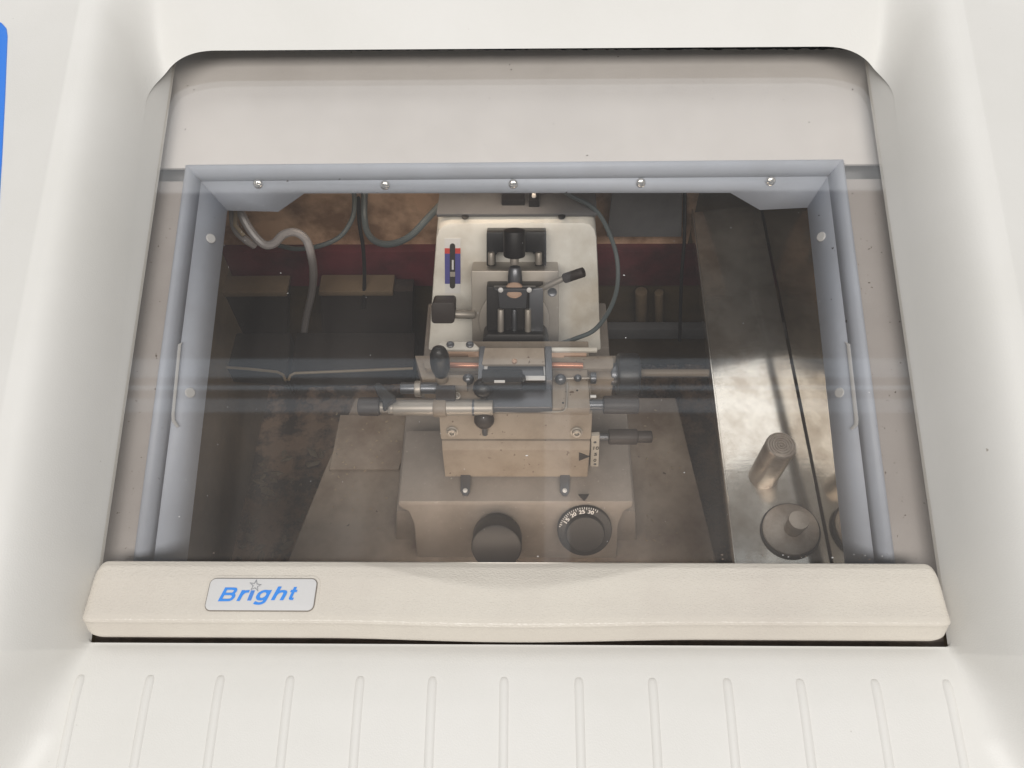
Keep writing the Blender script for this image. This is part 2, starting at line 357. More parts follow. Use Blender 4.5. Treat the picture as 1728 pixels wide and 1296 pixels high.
# painted deck under the window
WD = -0.016
vF = uv(870, 287, WD)[1]; vG0 = uv(288, 284, WD)[1]; vG1 = uv(280, 306, WD)[1]
uL = [uv(*p, WD) for p in ((315, 281), (1422, 272), (1508, 945), (228, 940))]
slab('deck_panel', [G(-0.335, vG0, WD), G(0.335, uv(1480, 277, WD)[1], WD), G(0.335, V_T+0.09, WD), G(-0.335, V_T+0.09, WD)], -GN*0.003, 'deck', cab, 0.0004)
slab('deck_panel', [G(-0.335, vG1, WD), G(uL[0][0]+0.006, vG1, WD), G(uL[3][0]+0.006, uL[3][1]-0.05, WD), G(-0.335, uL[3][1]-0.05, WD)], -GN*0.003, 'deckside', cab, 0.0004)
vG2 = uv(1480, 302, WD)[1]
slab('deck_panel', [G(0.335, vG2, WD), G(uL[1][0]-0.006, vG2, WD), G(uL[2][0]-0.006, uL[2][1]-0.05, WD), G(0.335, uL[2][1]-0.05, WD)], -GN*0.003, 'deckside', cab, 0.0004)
uJ = {-1: uL[0][0]+0.003, 1: uL[1][0]-0.003}
for sg in (-1, 1):
    slab('joint_strip', [G(sg*0.335, vG1-0.02, WD-0.006), G(uJ[sg], vG1-0.02, WD-0.006), G(uJ[sg], vG0+0.02, WD-0.006), G(sg*0.335, vG0+0.02, WD-0.006)], -GN*0.002, 'stripmetal', cab, 0)
# dark channel under the handle
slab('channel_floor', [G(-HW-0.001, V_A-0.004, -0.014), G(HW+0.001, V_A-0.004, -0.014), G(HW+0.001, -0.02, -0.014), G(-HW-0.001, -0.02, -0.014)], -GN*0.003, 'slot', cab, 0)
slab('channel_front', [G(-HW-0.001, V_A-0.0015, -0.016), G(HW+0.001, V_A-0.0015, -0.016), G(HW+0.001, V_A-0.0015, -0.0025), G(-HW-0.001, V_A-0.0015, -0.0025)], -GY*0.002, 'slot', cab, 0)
# blue grey frame round the chamber opening
WI = -0.037
def ringpts(corners, ww, inset=0.0):
    (a, b, c, d) = corners
    return [G(a[0]+inset, a[1]-inset, ww), G(b[0]-inset, b[1]-inset, ww), G(c[0]-inset, c[1], ww), G(d[0]+inset, d[1], ww)]
def extend(top, bot, dv):
    t = (top[1]-bot[1]+dv)/(top[1]-bot[1]); return (top[0]+(bot[0]-top[0])*t, bot[1]-dv)
oc = [uL[0], uL[1], extend(uL[1], uL[2], 0.03), extend(uL[0], uL[3], 0.03)]
ic0 = [uv(*p, WI) for p in ((383, 355), (1363, 350), (1425, 940), (316, 940))]
ic = [ic0[0], ic0[1], extend(ic0[1], ic0[2], 0.03), extend(ic0[0], ic0[3], 0.03)]
rings = [ringpts(oc, WD-0.001), ringpts(oc, WD+0.004, 0.0015), ringpts(oc, WD+0.0060, 0.004), ringpts(oc, WD+0.0055, 0.0075), ringpts(oc, WD+0.002, 0.0105), ringpts(oc, WD-0.003, 0.0125)]
inner = ringpts(ic, WI)
def rail(i, j, flange):
    bm = bmesh.new(); rows = [[bm.verts.new(r[i]), bm.verts.new(r[j])] for r in rings]
    for a, b in zip(rows, rows[1:]): bm.faces.new((a[0], a[1], b[1], b[0]))
    bm.faces.new([bm.verts.new(p) for p in [rings[-1][i], rings[-1][j]]+flange])
    bmesh.ops.recalc_face_normals(bm, faces=bm.faces)
    o = link('frame_rail', bm, 'frame', cab, sharp=40)
    md = o.modifiers.new('thickness', 'SOLIDIFY'); md.thickness = 0.0012; md.offset = 0
    return o
pT = rings[-1][0]; nT = (rings[-1][1]-pT).cross(inner[0]-pT).normalized()
topflange = [inner[1]]+[onpl(x, y, pT, nT) for x, y in ((1282, 354), (1232, 325), (514, 326), (470, 357))]+[inner[0]]
r_top = rail(0, 1, topflange); r_left = rail(3, 0, [inner[0], inner[3]]); r_right = rail(1, 2, [inner[2], inner[1]])
if nT.dot(CAM-pT) < 0: nT = -nT
for i_ in (0, 1): tube('mitre_joint', [rings[3][i_], rings[5][i_], inner[i_]], 0.0005, 'edge_dark', cab, straight=True)
def stamp(name, bm, m, parent, spots, nrm):
    """copies of one small local mesh set on a surface"""
    me = bpy.data.meshes.new(name); bm.to_mesh(me); bm.free(); me.materials.append(M[m]); me.shade_smooth(); me.set_sharp_from_angle(angle=math.radians(35))
    res = []
    for p in spots:
        o = bpy.data.objects.new(name, me); C.objects.link(o); o.parent = parent
        o.matrix_local = Matrix.Translation(p-ORG[root(parent)]) @ nrm.to_track_quat('Z', 'Y').to_matrix().to_4x4() @ Matrix.Rotation(random.uniform(0, 3), 4, 'Z')
        res.append(o)
    return res
def screw_bm(r=0.0042):
    bm = lathe_bm([(r, 0.0004), (r*1.0, 0.0010), (r*0.85, 0.0019), (r*0.5, 0.0025), (r*0.16, 0.0026)], (0, 0, 0), (0, 0, 1), 24)
    for a in (0, 90):
        b2 = poly_bm([Matrix.Rotation(math.radians(a), 4, 'Z') @ V(p) for p in ((-r*0.55, -r*0.11, 0.0028+a*1e-6), (r*0.55, -r*0.11, 0.0028+a*1e-6), (r*0.55, r*0.11, 0.0028+a*1e-6), (-r*0.55, r*0.11, 0.0028+a*1e-6))], (0, 0, -0.0006), 0)
        tmp = bpy.data.meshes.new('x'); b2.to_mesh(tmp); b2.free(); bm.from_mesh(tmp); bpy.data.meshes.remove(tmp)
    return bm
stamp('screw', screw_bm(), 'chrome', r_top, [onpl(x, y, pT, nT)+nT*0.0006 for x, y in ((436, 310), (650, 312), (866, 310), (1081, 308), (1300, 305))], nT)
def rivet_bm(): return lathe_bm([(0.0042, 0), (0.0042, 0.0006), (0.0036, 0.0012), (0.001, 0.0014)], (0, 0, 0), (0, 0, 1), 20)
for r_, i, spots, bar in ((r_left, 3, ((355, 403), (320, 663)), ((306, 578), (299, 582), (288, 700), (289, 712), (297, 722), (301, 721), (294, 710), (293, 700), (304, 584))),
                          (r_right, 1, ((1387, 400), (1418, 663)), ((1428, 577), (1436, 581), (1450, 708), (1449, 718), (1440, 726), (1437, 724), (1444, 716), (1444, 706), (1431, 583)))):
    p0 = rings[-1][1 if i == 1 else 0]; n_ = (rings[-1][2 if i == 1 else 3]-p0).cross(inner[1 if i == 1 else 0]-p0).normalized()
    if n_.dot(CAM-p0) < 0: n_ = -n_
    stamp('rivet', rivet_bm(), 'rivet', r_, [onpl(x, y, p0, n_)+n_*0.0007 for x, y in spots], n_)
    slab('catch_strip', [onpl(x, y, p0, n_)+n_*0.0022 for x, y in bar], -n_*0.002, 'rivet', r_, 0.0003)
# chamber lining
XL, XR, YB, ZF, YF = -0.345, P(1400, 930, 0.66).x, 0.44, -0.36, -0.06
WT = WI-0.004
def ztop(y): return (WT+GN.y*(-y))/GN.z if False else (y*math.sin(SLOPE)+WT)/math.cos(SLOPE)
def quad(name, pts, m, ext): return slab(name, [V(p) for p in pts], ext, m, cab, 0)
zs = (-0.125, -0.185)
XD = Vy(1172, 360, YB).x
quad('back_wall', [(XL, YB, zs[0]), (XD, YB, zs[0]), (XD, YB, ztop(YB)), (XL, YB, ztop(YB))], 'backwall', (0, 0.004, 0))
quad('back_wall', [(XD, YB, zs[0]), (XR, YB, zs[0]), (XR, YB, ztop(YB)), (XD, YB, ztop(YB))], 'darkwall', (0, 0.004, 0))
quad('back_wall', [(XL, YB, ZF), (XR, YB, ZF), (XR, YB, zs[1]), (XL, YB, zs[1])], 'darkwall', (0, 0.004, 0))
slab('back_rail', [V((XL, YB-0.012, zs[1])), V((XR, YB-0.012, zs[1])), V((XR, YB-0.012, zs[0])), V((XL, YB-0.012, zs[0]))], (0, 0.016, 0), 'maroon', cab, 0.003)
quad('side_wall', [(XL, YF, ZF), (XL, YB, ZF), (XL, YB, ztop(YB)), (XL, YF, ztop(YF))], 'sidewall', (-0.004, 0, 0))
quad('side_wall', [(XR, YF, ZF), (XR, YB, ZF), (XR, YB, ztop(YB)), (XR, YF, ztop(YF))], 'mirror', (0.004, 0, 0))
quad('front_wall', [(XL, YF, ZF), (XR, YF, ZF), (XR, YF, ztop(YF)), (XL, YF, ztop(YF))], 'sidewall', (0, -0.004, 0))
quad('chamber_floor', [(XL, YF, ZF), (XR, YF, ZF), (XR, YB, ZF), (XL, YB, ZF)], 'floor', (0, 0, -0.004))
vB, vFr = YB/math.cos(SLOPE)+0.01, YF/math.cos(SLOPE)
for a in ((XL, vFr, ic[0][0]-0.003, vB), (ic[1][0]+0.003, vFr, 0.345, vB)):
    slab('chamber_roof', [G(a[0], a[1], WT-0.001), G(a[2], a[1], WT-0.001), G(a[2], a[3], WT-0.001), G(a[0], a[3], WT-0.001)], GN*0.002, 'sidewall', cab, 0)
slab('chamber_roof', [G(ic[0][0], ic[0][1]+0.022, WT-0.003), G(ic[1][0], ic[0][1]+0.022, WT-0.003), G(ic[1][0], vB, WT-0.003), G(ic[0][0], vB, WT-0.003)], GN*0.002, 'sidewall', cab, 0)

# ================================================================== SLIDING WINDOW
win = thing('sliding_window', 'clear sliding window pane with a cream textured plastic handle bar', 'window', G(0, -0.05, 0))
slab('glass_pane', [G(-0.3010, -0.02, 0), G(0.3010, -0.02, 0), G(0.3010, V_T+0.05, 0), G(-0.3010, V_T+0.05, 0)], -GN*0.004, 'glass', win, 0)
hw_h = 0.0030+0.5*(uv(1602, 1050, 0.02)[0]-uv(140, 1050, 0.02)[0]); uc = 0.5*(uv(1602, 1050, 0.02)[0]+uv(140, 1050, 0.02)[0])
v_t = uv(866, 948, 0.006)[1]; v_l = uv(866, 1053, 0.0215)[1]; v_b = uv(866, 1082, 0.003)[1]
def hprof(t, u):
    """handle section: t 0..1 from the upper edge over the face and lip to the underside"""
    q = abs(u-0.0)/0.128; scoop = (0.5+0.5*math.cos(math.pi*min(1, q)))**0.8
    pts = [(v_t, 0.0005), (v_t-0.0006, 0.0065), (v_t-0.004, 0.0095), (v_t-0.012, 0.0130), (v_t-0.028, 0.0180), (v_l+0.005, 0.0215), (v_l+0.0018, 0.0221), (v_l, 0.0212), (v_l-0.0012, 0.0185), (v_b+0.002, 0.008), (v_b+0.0015, 0.005), (v_b+0.003, -0.001)]
    x = t*(len(pts)-1); i = min(int(x), len(pts)-2); f = x-i
    v = pts[i][0]*(1-f)+pts[i+1][0]*f; ww = pts[i][1]*(1-f)+pts[i+1][1]*f
    d = (v_t-v)
    db = 0.0185*scoop
    if d < db: ww -= min(0.0062, 0.0066*scoop)*(1-d/db)**0.8*min(1, max(0, ww-0.0005)/0.006)
    v -= 0.0022*scoop*min(1, max(0, d-0.03)/0.012)
    return v, ww
bm = bmesh.new(); rows = []; NU, NT = 200, 66
ss = [-1+2*i/NU for i in range(NU+1)]
ss = sorted(set([s for s in ss if abs(s) < 0.965]+[sg*(0.965+0.035*math.sin(math.pi/2*i/14)) for sg in (-1, 1) for i in range(15)]))
vm, wm = v_l+0.006, 0.004
for s in ss:
    u = s*hw_h; e = (1-abs(s))*hw_h; row = []
    f = math.sqrt(max(0, 1-(1-min(1, e/0.0085))**2)); f2 = math.sqrt(max(0, 1-(1-min(1, e/0.012))**2))
    for j in range(NT+1):
        v, ww = hprof(j/NT, u)
        v = vm+(v-vm)*(0.72+0.28*f if v > vm else 0.6+0.4*f2); ww = wm+(ww-wm)*(0.55+0.45*f) if ww > wm else ww
        row.append(bm.verts.new(G(uc+u, v, ww)))
    rows.append(row)
for a, b in zip(rows, rows[1:]):
    for j in range(NT): bm.faces.new((a[j], a[j+1], b[j+1], b[j]))
bm.faces.new(rows[0]); bm.faces.new(rows[-1][::-1])
bmesh.ops.recalc_face_normals(bm, faces=bm.faces); link('handle', bm, 'handle', win, sharp=60)
# badge on the handle's face
pa, pb = G(0, v_t-0.012, 0.0130), G(0, v_t-0.032, 0.0192)
HN = V((1, 0, 0)).cross(pa-pb).normalized(); HY = (pa-pb).normalized()
if HN.dot(CAM-pa) < 0: HN = -HN
def bd(px, py): return onpl(px, py, pa+HN*0.0012, HN)
B0 = bd(343, 1031); B1 = bd(529, 1031); B2 = bd(349, 976); BW = (B1-B0).dot(GX); BH = (bd(436, 975)-bd(436, 1031)).dot(HY)
def bl(x, y, lift=0.0): return B0+GX*(x*BW)+HY*(y*BH)+HN*lift          # badge coordinates 0..1
rr = 0.0045
def brect(inset, lift): return [B0+GX*x+HY*y+HN*lift for x, y in round_rect(inset, inset, BW-inset, BH-inset, rr-inset, 6)]
badge = slab('badge', brect(0.0006, 0.0004), -HN*0.0045, 'badge', win, 0.0004)
slab('badge_rim', brect(0, -0.0002), -HN*0.004, 'edge_dark', badge, 0.0002)
slab('badge_rim', brect(-0.0022, -0.0008), -HN*0.004, 'handle', badge, 0.0008)
def bpx(cx, cy):          # crop pixel (7.2x, origin 320,940) on the badge
    p = bd(320+cx/7.2, 940+cy/7.2); d = p-B0; return d.dot(GX)/BW, d.dot(HY)/BH
def bbox(x0, y0, x1, y1):
    a = bpx(x0, y1); b = bpx(x1, y0); return (a[0], a[1], b[0], b[1])
fl = lambda x, y: bl(x, y, 0.0006)
GLYPH = {   # centre lines of the strokes; cap height 1
 'B': ([(0.10, 0.0), (0.10, 1.0)], [(0.06, 0.91), (0.50, 0.91), (0.66, 0.87), (0.72, 0.74), (0.66, 0.58), (0.50, 0.53), (0.06, 0.53)], [(0.30, 0.53), (0.55, 0.53), (0.73, 0.46), (0.79, 0.30), (0.72, 0.14), (0.54, 0.09), (0.06, 0.09)]),
 'r': ([(0.10, 0.0), (0.10, 0.74)], [(0.10, 0.36), (0.16, 0.54), (0.28, 0.64), (0.46, 0.66)]),
 'g': ([(0.62, 0.74), (0.62, 0.05), (0.58, -0.12), (0.46, -0.20), (0.28, -0.21), (0.08, -0.14)], [(0.62, 0.40), (0.58, 0.56), (0.44, 0.66), (0.27, 0.64), (0.13, 0.50), (0.12, 0.28), (0.22, 0.13), (0.40, 0.09), (0.55, 0.18), (0.62, 0.34)]),
 'h': ([(0.10, 0.0), (0.10, 1.0)], [(0.10, 0.40), (0.18, 0.56), (0.34, 0.65), (0.50, 0.62), (0.57, 0.48), (0.57, 0.0)]),
 't': ([(0.20, 0.96), (0.20, 0.24), (0.24, 0.10), (0.42, 0.075)], [(0.0, 0.66), (0.42, 0.66)])}
def stroke_letter(ch, box, SW=0.27):
    bm = bmesh.new(); allp = []
    for k, line in enumerate(GLYPH[ch]):
        pts = [V((x*1.25, y, 0)) for x, y in line]; path = pts if len(pts) == 2 else smooth_path(pts, 6); pr = []
        for i, p in enumerate(path):
            t = (path[min(i+1, len(path)-1)]-path[max(i-1, 0)]).normalized(); nn = V((-t.y, t.x, 0)); wd = SW*(0.62+0.28*abs(t.y))
            pr.append([p+nn*wd/2, p-nn*wd/2])
        pr = [[V((q.x+0.34*q.y, q.y, k*0.00003)) for q in r] for r in pr]; allp.append(pr)
    fl_ = [q for pr in allp for r in pr for q in r]; x0, x1 = min(q.x for q in fl_), max(q.x for q in fl_); y0, y1 = min(q.y for q in fl_), max(q.y for q in fl_)
    for pr in allp:
        rows = [[bm.verts.new(bl(box[0]+(q.x-x0)/(x1-x0)*(box[2]-box[0]), box[1]+(q.y-y0)/(y1-y0)*(box[3]-box[1]), 0.0007+q.z)) for q in r] for r in pr]
        for a, b in zip(rows, rows[1:]): bm.faces.new((a[0], a[1], b[1], b[0]))
    bmesh.ops.recalc_face_normals(bm, faces=bm.faces)
    link('letter', bm, 'blue_ink', badge, smooth=False)
for ch, x0, y0, x1, y1 in (('B', 345, 374, 588, 541), ('r', 570, 406, 736, 537), ('g', 770, 404, 1004, 583), ('h', 988, 363, 1200, 528), ('t', 1205, 368, 1320, 527)):
    stroke_letter(ch, bbox(x0, y0, x1, y1))
for k in range(9):
    y = 410+k*14; off = (528-y)*0.40
    q = [bpx(698+off, y+9), bpx(746+off, y+9), bpx(749+off, y), bpx(701+off, y)]
    slab('letter', [bl(x, yy, 0.0007) for x, yy in q], -HN*0.0003, 'blue_ink', badge, 0)
star = []
for k in range(11):
    a = math.radians(80+36*k); r_ = 74 if k % 2 == 0 else 27
    star.append(bl(*bpx(802+r_*math.cos(a), 352-r_*math.sin(a)*0.98), 0.0008))
tube('star', star, 0.00020, 'grey_ink', badge, straight=True)
# specks of dust on the pane
bm = bmesh.new()
for k in range(50):
    u, v = random.uniform(-0.27, 0.27), random.uniform(0.0, 0.31); r_ = random.choice((0.0002, 0.0003, 0.0003, 0.0005)); a0 = random.uniform(0, 3); st = random.choice((1, 1, 1, 2.5))
    c = [bm.verts.new(G(u+r_*st*math.cos(a0+1.57*q)*(1 if q % 2 == 0 else 1/st), v+r_*math.sin(a0+1.57*q), 0.0002)) for q in range(4)]
    t_ = bm.verts.new(G(u, v, 0.0005))
    for q in range(4): bm.faces.new((c[q], c[(q+1) % 4], t_))
for k in range(26):                                     # crumbs caught along the handle
    u, v = (random.gauss(0.21, 0.04) if k < 20 else random.uniform(-0.28, 0.28)), random.uniform(0.0008, 0.005); r_ = random.uniform(0.0003, 0.0009)
    c = [bm.verts.new(G(u+r_*random.uniform(0.5, 1.6)*math.cos(1.57*q), v+r_*0.7*math.sin(1.57*q), 0.0002)) for q in range(4)]
    t_ = bm.verts.new(G(u, v, 0.0009))
    for q in range(4): bm.faces.new((c[q], c[(q+1) % 4], t_)).material_index = 1 if k % 3 else 0
d = link('dust', bm, 'white', win, smooth=False); d['kind'] = 'stuff'; d.data.materials.append(M['slot'])

# ================================================================== MICROTOME
ZB = -0.105
mic = thing('microtome', 'grey and beige rotary microtome with knife stage standing inside the chamber', 'microtome', (0, 0.2, -0.215))
# base
bA, bB = P(870, 845, 0.72), P(870, 932, 0.75); bN = V((1, 0, 0)).cross(bA-bB).normalized()
if bN.dot(CAM-bA) < 0: bN = -bN
def bf(px, py, off=0.0): return onpl(px, py, bA+bN*off, bN)
ZB = bA.z
base = slab('base', [bf(*p) for p in ((672, 846), (1069, 846), (1068, 856), (1052, 864), (1044, 885), (1040, 945), (704, 945), (698, 885), (690, 864), (673, 856))], (0, 0.075, 0), 'greybase', mic, 0.0022)
slab('base_body', [bf(x, y, -0.016) for x, y in ((668, 862), (1073, 862), (1076, 960), (666, 960))], (0, 0.12, 0), 'greybase', mic, 0.003)
# drip tray the microtome stands on
ZT = -0.165
slab('drip_tray', [Hz(*p, ZT) for p in ((600, 671), (1140, 671), (1172, 800), (1222, 1000), (464, 1000), (545, 800))], (0, 0, -0.006), 'tray', mic, 0.0015)
slab('tray_plate', [Hz(*p, ZT+0.004) for p in ((574, 700), (703, 700), (690, 740), (672, 792), (556, 792))], (0, 0, -0.003), 'tray', mic, 0.0006)
# two control knobs
def disc_knob(px, py, rpx, off0, off1, name, m, ax=None):
    p = bf(px, py, off0); d = (p-CAM).dot(fw); r = rpx*d/FPX
    return lathe(name, cylprof(r, off1-off0, r*0.10), p, ax or bN, m, mic, 48, 0.015, (0.004, (off1-off0)*0.85)), r
kAx = V((0, -0.77, 0.64))
p = bf(840, 893, -0.004); r1 = 36*0.73/FPX
kn = lathe('feed_knob', cylprof(r1, 0.012, 0.001), p, kAx, 'alu', mic, 40)
p2 = p+kAx*0.012; r2 = 43*0.70/FPX
lathe('knob_cap', cylprof(r2, 0.026, 0.0025), p2, kAx, 'blackmat', kn, 56, 0.045, (0.003, 0.0225))
pd = bf(986, 891, 0.002); r3 = 47*0.71/FPX; dAx = V((0, -0.77, 0.64))
dial = lathe('thickness_dial', [(r3*1.0, 0), (r3*1.0, 0.0055), (r3*0.97, 0.0075), (r3*0.72, 0.0085), (r3*0.70, 0.0125), (r3*0.67, 0.0135), (r3*0.2, 0.0135)], pd, dAx, 'blackmat', mic, 64)
dt = pd+dAx*0.0080; d1 = V((1, 0, 0)); d2 = dAx.cross(d1).normalized()
if d2.z < 0: d2 = -d2
d1 = d2.cross(dAx); d1 = d1 if d1.x > 0 else -d1
def dialpt(rad, ang, lift): return dt+(d1*math.cos(ang)+d2*math.sin(ang))*rad+dAx*lift
for s, a in (('30', 76), ('25', 99), ('20', 122), ('15', 145)):
    a = math.radians(a); c = dialpt(r3*0.82, a, 0.0008); ex = d1*math.sin(a)-d2*math.cos(a); ey = d1*math.cos(a)+d2*math.sin(a)
    letter('dial_number', s, (-0.0026, -0.0018, 0.0026, 0.0018), lambda x, y, c=c, ex=ex, ey=ey: c+ex*x+ey*y, dAx, 'white', dial, offset=0.02)
for k in range(22):
    a = math.radians(62+k*5.0); L_ = 0.0022 if k % 5 == 0 else 0.0013
    q = [dialpt(r3*0.975, a-0.010, 0.0002), dialpt(r3*0.975, a+0.010, 0.0002), dialpt(r3*0.97-L_, a+0.010, 0.0006), dialpt(r3*0.97-L_, a-0.010, 0.0006)]
    slab('dial_tick', q, -dAx*0.0008, 'white', dial, 0)
# pointer triangle on the base's top
slab('pointer', [Hz(x, y, ZB+0.0012) for x, y in ((976, 834), (994, 834), (986, 845))], (0, 0, -0.0016), 'ink', mic, 0.0002)
# clamp tabs
for x in (785, 953):
    t_ = slab('clamp_tab', [Hz(x+a, y, ZB+0.004) for a, y in ((-8, 800), (9, 800), (8, 828), (4, 835), (-3, 835), (-8, 828))], (0, 0, -0.0035), 'darkmetal', mic, 0.0008)
    c = Hz(x, 828, ZB+0.004); lathe('stud', [(0.0021, -0.001), (0.0021, 0.0008), (0.001, 0.0014)], c, (0, 0, 1), 'white', t_, 16)
# knife block: front profile
def zy(py, y): return (y, Vy(870, py, y).z)
y0 = Hz(870, 806, ZB).y
x0, x1 = Vy(744, 740, y0+0.01).x, Vy(997, 740, y0+0.01).x
pf = [zy(805, y0), zy(759, y0+0.007), zy(744, y0+0.0115)]
prism_x('knife_block', pf+[(y0+0.10, pf[2][1]), (y0+0.10, pf[0][1])], x0, x1, 'beige', mic, 0.0012)
pu = [zy(741.5, y0+0.0105), zy(698, y0+0.0215)]
ZS = pu[1][1]
prism_x('block_plate', pu+[(y0+0.10, ZS), (y0+0.10, pu[0][1])], x0-0.0005, x1+0.0005, 'beige', mic, 0.0012)
nU = V((0, -(pu[1][1]-pu[0][1]), (pu[1][0]-pu[0][0]))).normalized()
bu0 = V((0, pu[0][0], pu[0][1]))
def capscrew_bm():
    r = 0.0042
    return lathe_bm([(r*1.25, 0), (r*1.25, 0.0006), (r*0.95, 0.0010), (r*0.95, 0.0028), (r*0.8, 0.0034), (r*0.5, 0.0034), (r*0.45, 0.0016), (r*0.1, 0.0016)], (0, 0, 0), (0, 0, 1), 24)
stamp('cap_screw', capscrew_bm(), 'alu', mic, [onpl(x, y, bu0, nU)+nU*0.0002 for x, y in ((763, 728), (973, 729))], nU)
nL = V((0, -(pf[1][1]-pf[0][1]), (pf[1][0]-pf[0][0]))).normalized(); bl0 = V((0, pf[0][0], pf[0][1]))
slab('pointer', [onpl(x, y, bl0, nL)+nL*0.0006 for x, y in ((977, 763), (995, 770), (977, 777))], -nL*0.0010, 'ink', mic, 0.0001)
# scale plate at the block's right end, with knobs
yS = y0+0.012
sp = slab('scale_plate', [Vy(x, y, yS) for x, y in ((998, 736), (1012, 735), (1010, 788), (996, 787))], (0, 0.004, 0), 'plate', mic, 0.0006)
for s, x, y, hgt in (('10', 1006, 756, 6), ('5', 1005, 766.5, 6), ('0', 1004, 776.5, 6)):
    h_ = hgt*0.72/FPX*0.5; c = Vy(x, y, yS-0.0002); wd = 0.0024 if len(s) > 1 else 0.0013
    letter('scale_number', s, (-wd, -h_*1.6, wd, h_*1.6), lambda a, b, c=c: c+V((a, 0, b)), V((0, -1, 0)), 'ink', sp, offset=0.01)
for y in (746, 783):
    lathe('scale_pin', [(0.0013, 0), (0.0013, 0.0006), (0.0005, 0.0008)], Vy(1004, y, yS), (0, -1, 0), 'darkmetal', sp, 14)
a_, b_ = Vy(1012, 737, y0+0.03), Vy(1100, 738, y0+0.03)
cyl('angle_shaft', a_-V((0.01, 0, 0)), a_+V((0.010, 0, 0)), 0.0035, 'darkmetal', mic)
ks = cyl('angle_knob', a_+V((0.008, 0, 0)), a_+V((0.034, 0, 0)), 0.0072, 'knob', mic, 32, 0.001, 0.05)
cyl('knob_end', a_+V((0.034, 0, 0)), V((b_.x, a_.y, a_.z)), 0.0056, 'knob', ks, 28, 0.001, 0.05)
zc = ZS+0.002
a_ = Hz(1000, 683, zc)
cyl('clamp_shaft', a_-V((0.02, 0, 0)), a_+V((0.010, 0, 0)), 0.0045, 'darkmetal', mic)
cyl('clamp_knob', a_+V((0.009, 0, 0)), a_+V((0.039, 0, 0)), 0.0078, 'knob', mic, 36, 0.0012, 0.05)
# stage blocks
Zr = ZS+0.010
def hpoly(name, px, z, h, m, parent=mic, bevel=0.0007): return slab(name, [Hz(x, y, z) for x, y in px], (0, 0, -h), m, parent, bevel)
rb = hpoly('stage_block', ((932, 624), (991, 624), (996, 689), (932, 689)), Zr, 0.0105, 'beige')
for x, y in ((956, 661), (974, 659), (950, 680)):
    lathe('pin_hole', [(0.0009, -0.0005), (0.0009, 0.0003), (0.0002, 0.0003)], Hz(x, y, Zr), (0, 0, 1), 'ink', rb, 12)
hpoly('stage_block', ((738, 628), (808, 628), (811, 690), (742, 690)), Zr-0.004, 0.0065, 'beige')
hpoly('stage_block', ((744, 632), (786, 632), (788, 650), (742, 650)), Zr+0.006, 0.010, 'beige')
hpoly('clamp_plate', ((812, 645), (930, 645), (932, 687), (828, 687)), Zr+0.003, 0.009, 'darkmetal', bevel=0.001)
hpoly('stage_block', ((700, 600), (1040, 600), (1036, 640), (712, 640)), Zr-0.006, 0.030, 'beige')
# rails and rods either side of the knife
hpoly('guide_rail', round_rect(716, 602, 812, 622, 5), Zr+0.0005, 0.005, 'beige')
hpoly('guide_rail', round_rect(926, 602, 1035, 622, 5), Zr+0.0005, 0.005, 'beige')
hpoly('brass_strip', ((748, 588), (808, 588), (808, 602), (790, 602), (790, 598), (748, 597)), Zr+0.001, 0.005, 'pink')
hpoly('brass_strip', ((930, 588), (990, 588), (990, 600), (952, 600), (952, 603), (930, 603)), Zr+0.001, 0.005, 'pink')
for a, b in ((756, 812), (926, 984)):
    cyl('copper_rod', Hz(a, 616, Zr+0.003), Hz(b, 617, Zr+0.003), 0.0026, 'copper', mic)
wb = hpoly('guard_plate', ((733, 587), (746, 576), (797, 576), (809, 587), (808, 590), (734, 590)), Zr+0.012, 0.003, 'cream')
for x in (760, 793): lathe('guard_screw', [(0.0034, -0.001), (0.0034, 0.001), (0.0025, 0.0016), (0.0012, 0.0010)], Hz(x, 582, Zr+0.012), (0, 0, 1), 'darkmetal', wb, 20)
hpoly('guard_plate', ((928, 586), (1008, 586), (1008, 592), (928, 592)), Zr+0.012, 0.003, 'cream')
# knife holder
hpoly('holder_side', ((809, 584), (819, 584), (815, 642), (806, 642)), Zr+0.016, 0.022, 'darkmetal')
hpoly('holder_side', ((919, 584), (931, 584), (932, 642), (922, 642)), Zr+0.016, 0.022, 'darkmetal')
kp = slab('knife_plate', [Hz(818, 587, Zr+0.024), Hz(918, 587, Zr+0.024), Hz(920, 615, Zr+0.017), Hz(813, 615, Zr+0.017)], (0, 0, -0.003), 'beige', mic, 0.0005)
lathe('plate_stud', [(0.0022, -0.001), (0.0022, 0.0012), (0.0012, 0.0018)], Hz(868, 610, Zr+0.0182), (0, 0, 1), 'pink', kp, 16)
ar = hpoly('anti_roll_plate', ((820, 616), (924, 616), (925, 641), (818, 641)), Zr+0.013, 0.002, 'darkmetal')
hpoly('plate_edge', ((884, 634), (920, 634), (920, 641), (884, 641)), Zr+0.0142, 0.001, 'white', ar, 0.0002)
hpoly('plate_edge', ((816, 617), (823, 617), (822, 627), (815, 627)), Zr+0.0142, 0.001, 'white', ar, 0.0002)
hpoly('plate_edge', ((917, 616), (919, 616), (920, 633), (918, 633)), Zr+0.0142, 0.001, 'rivet', ar, 0)
bb = hpoly('black_grip', round_rect(813, 623, 882, 645, 4), Zr+0.022, 0.010, 'black', bevel=0.001)
hpoly('grip_label', ((834, 641.5), (852, 641.5), (852, 645), (834, 645)), Zr+0.0225, 0.0010, 'white', bb, 0)
lathe('grip_knob', cylprof(0.0042, 0.010), Hz(879, 641, Zr+0.012), (0, -0.5, 1), 'black', bb, 24)
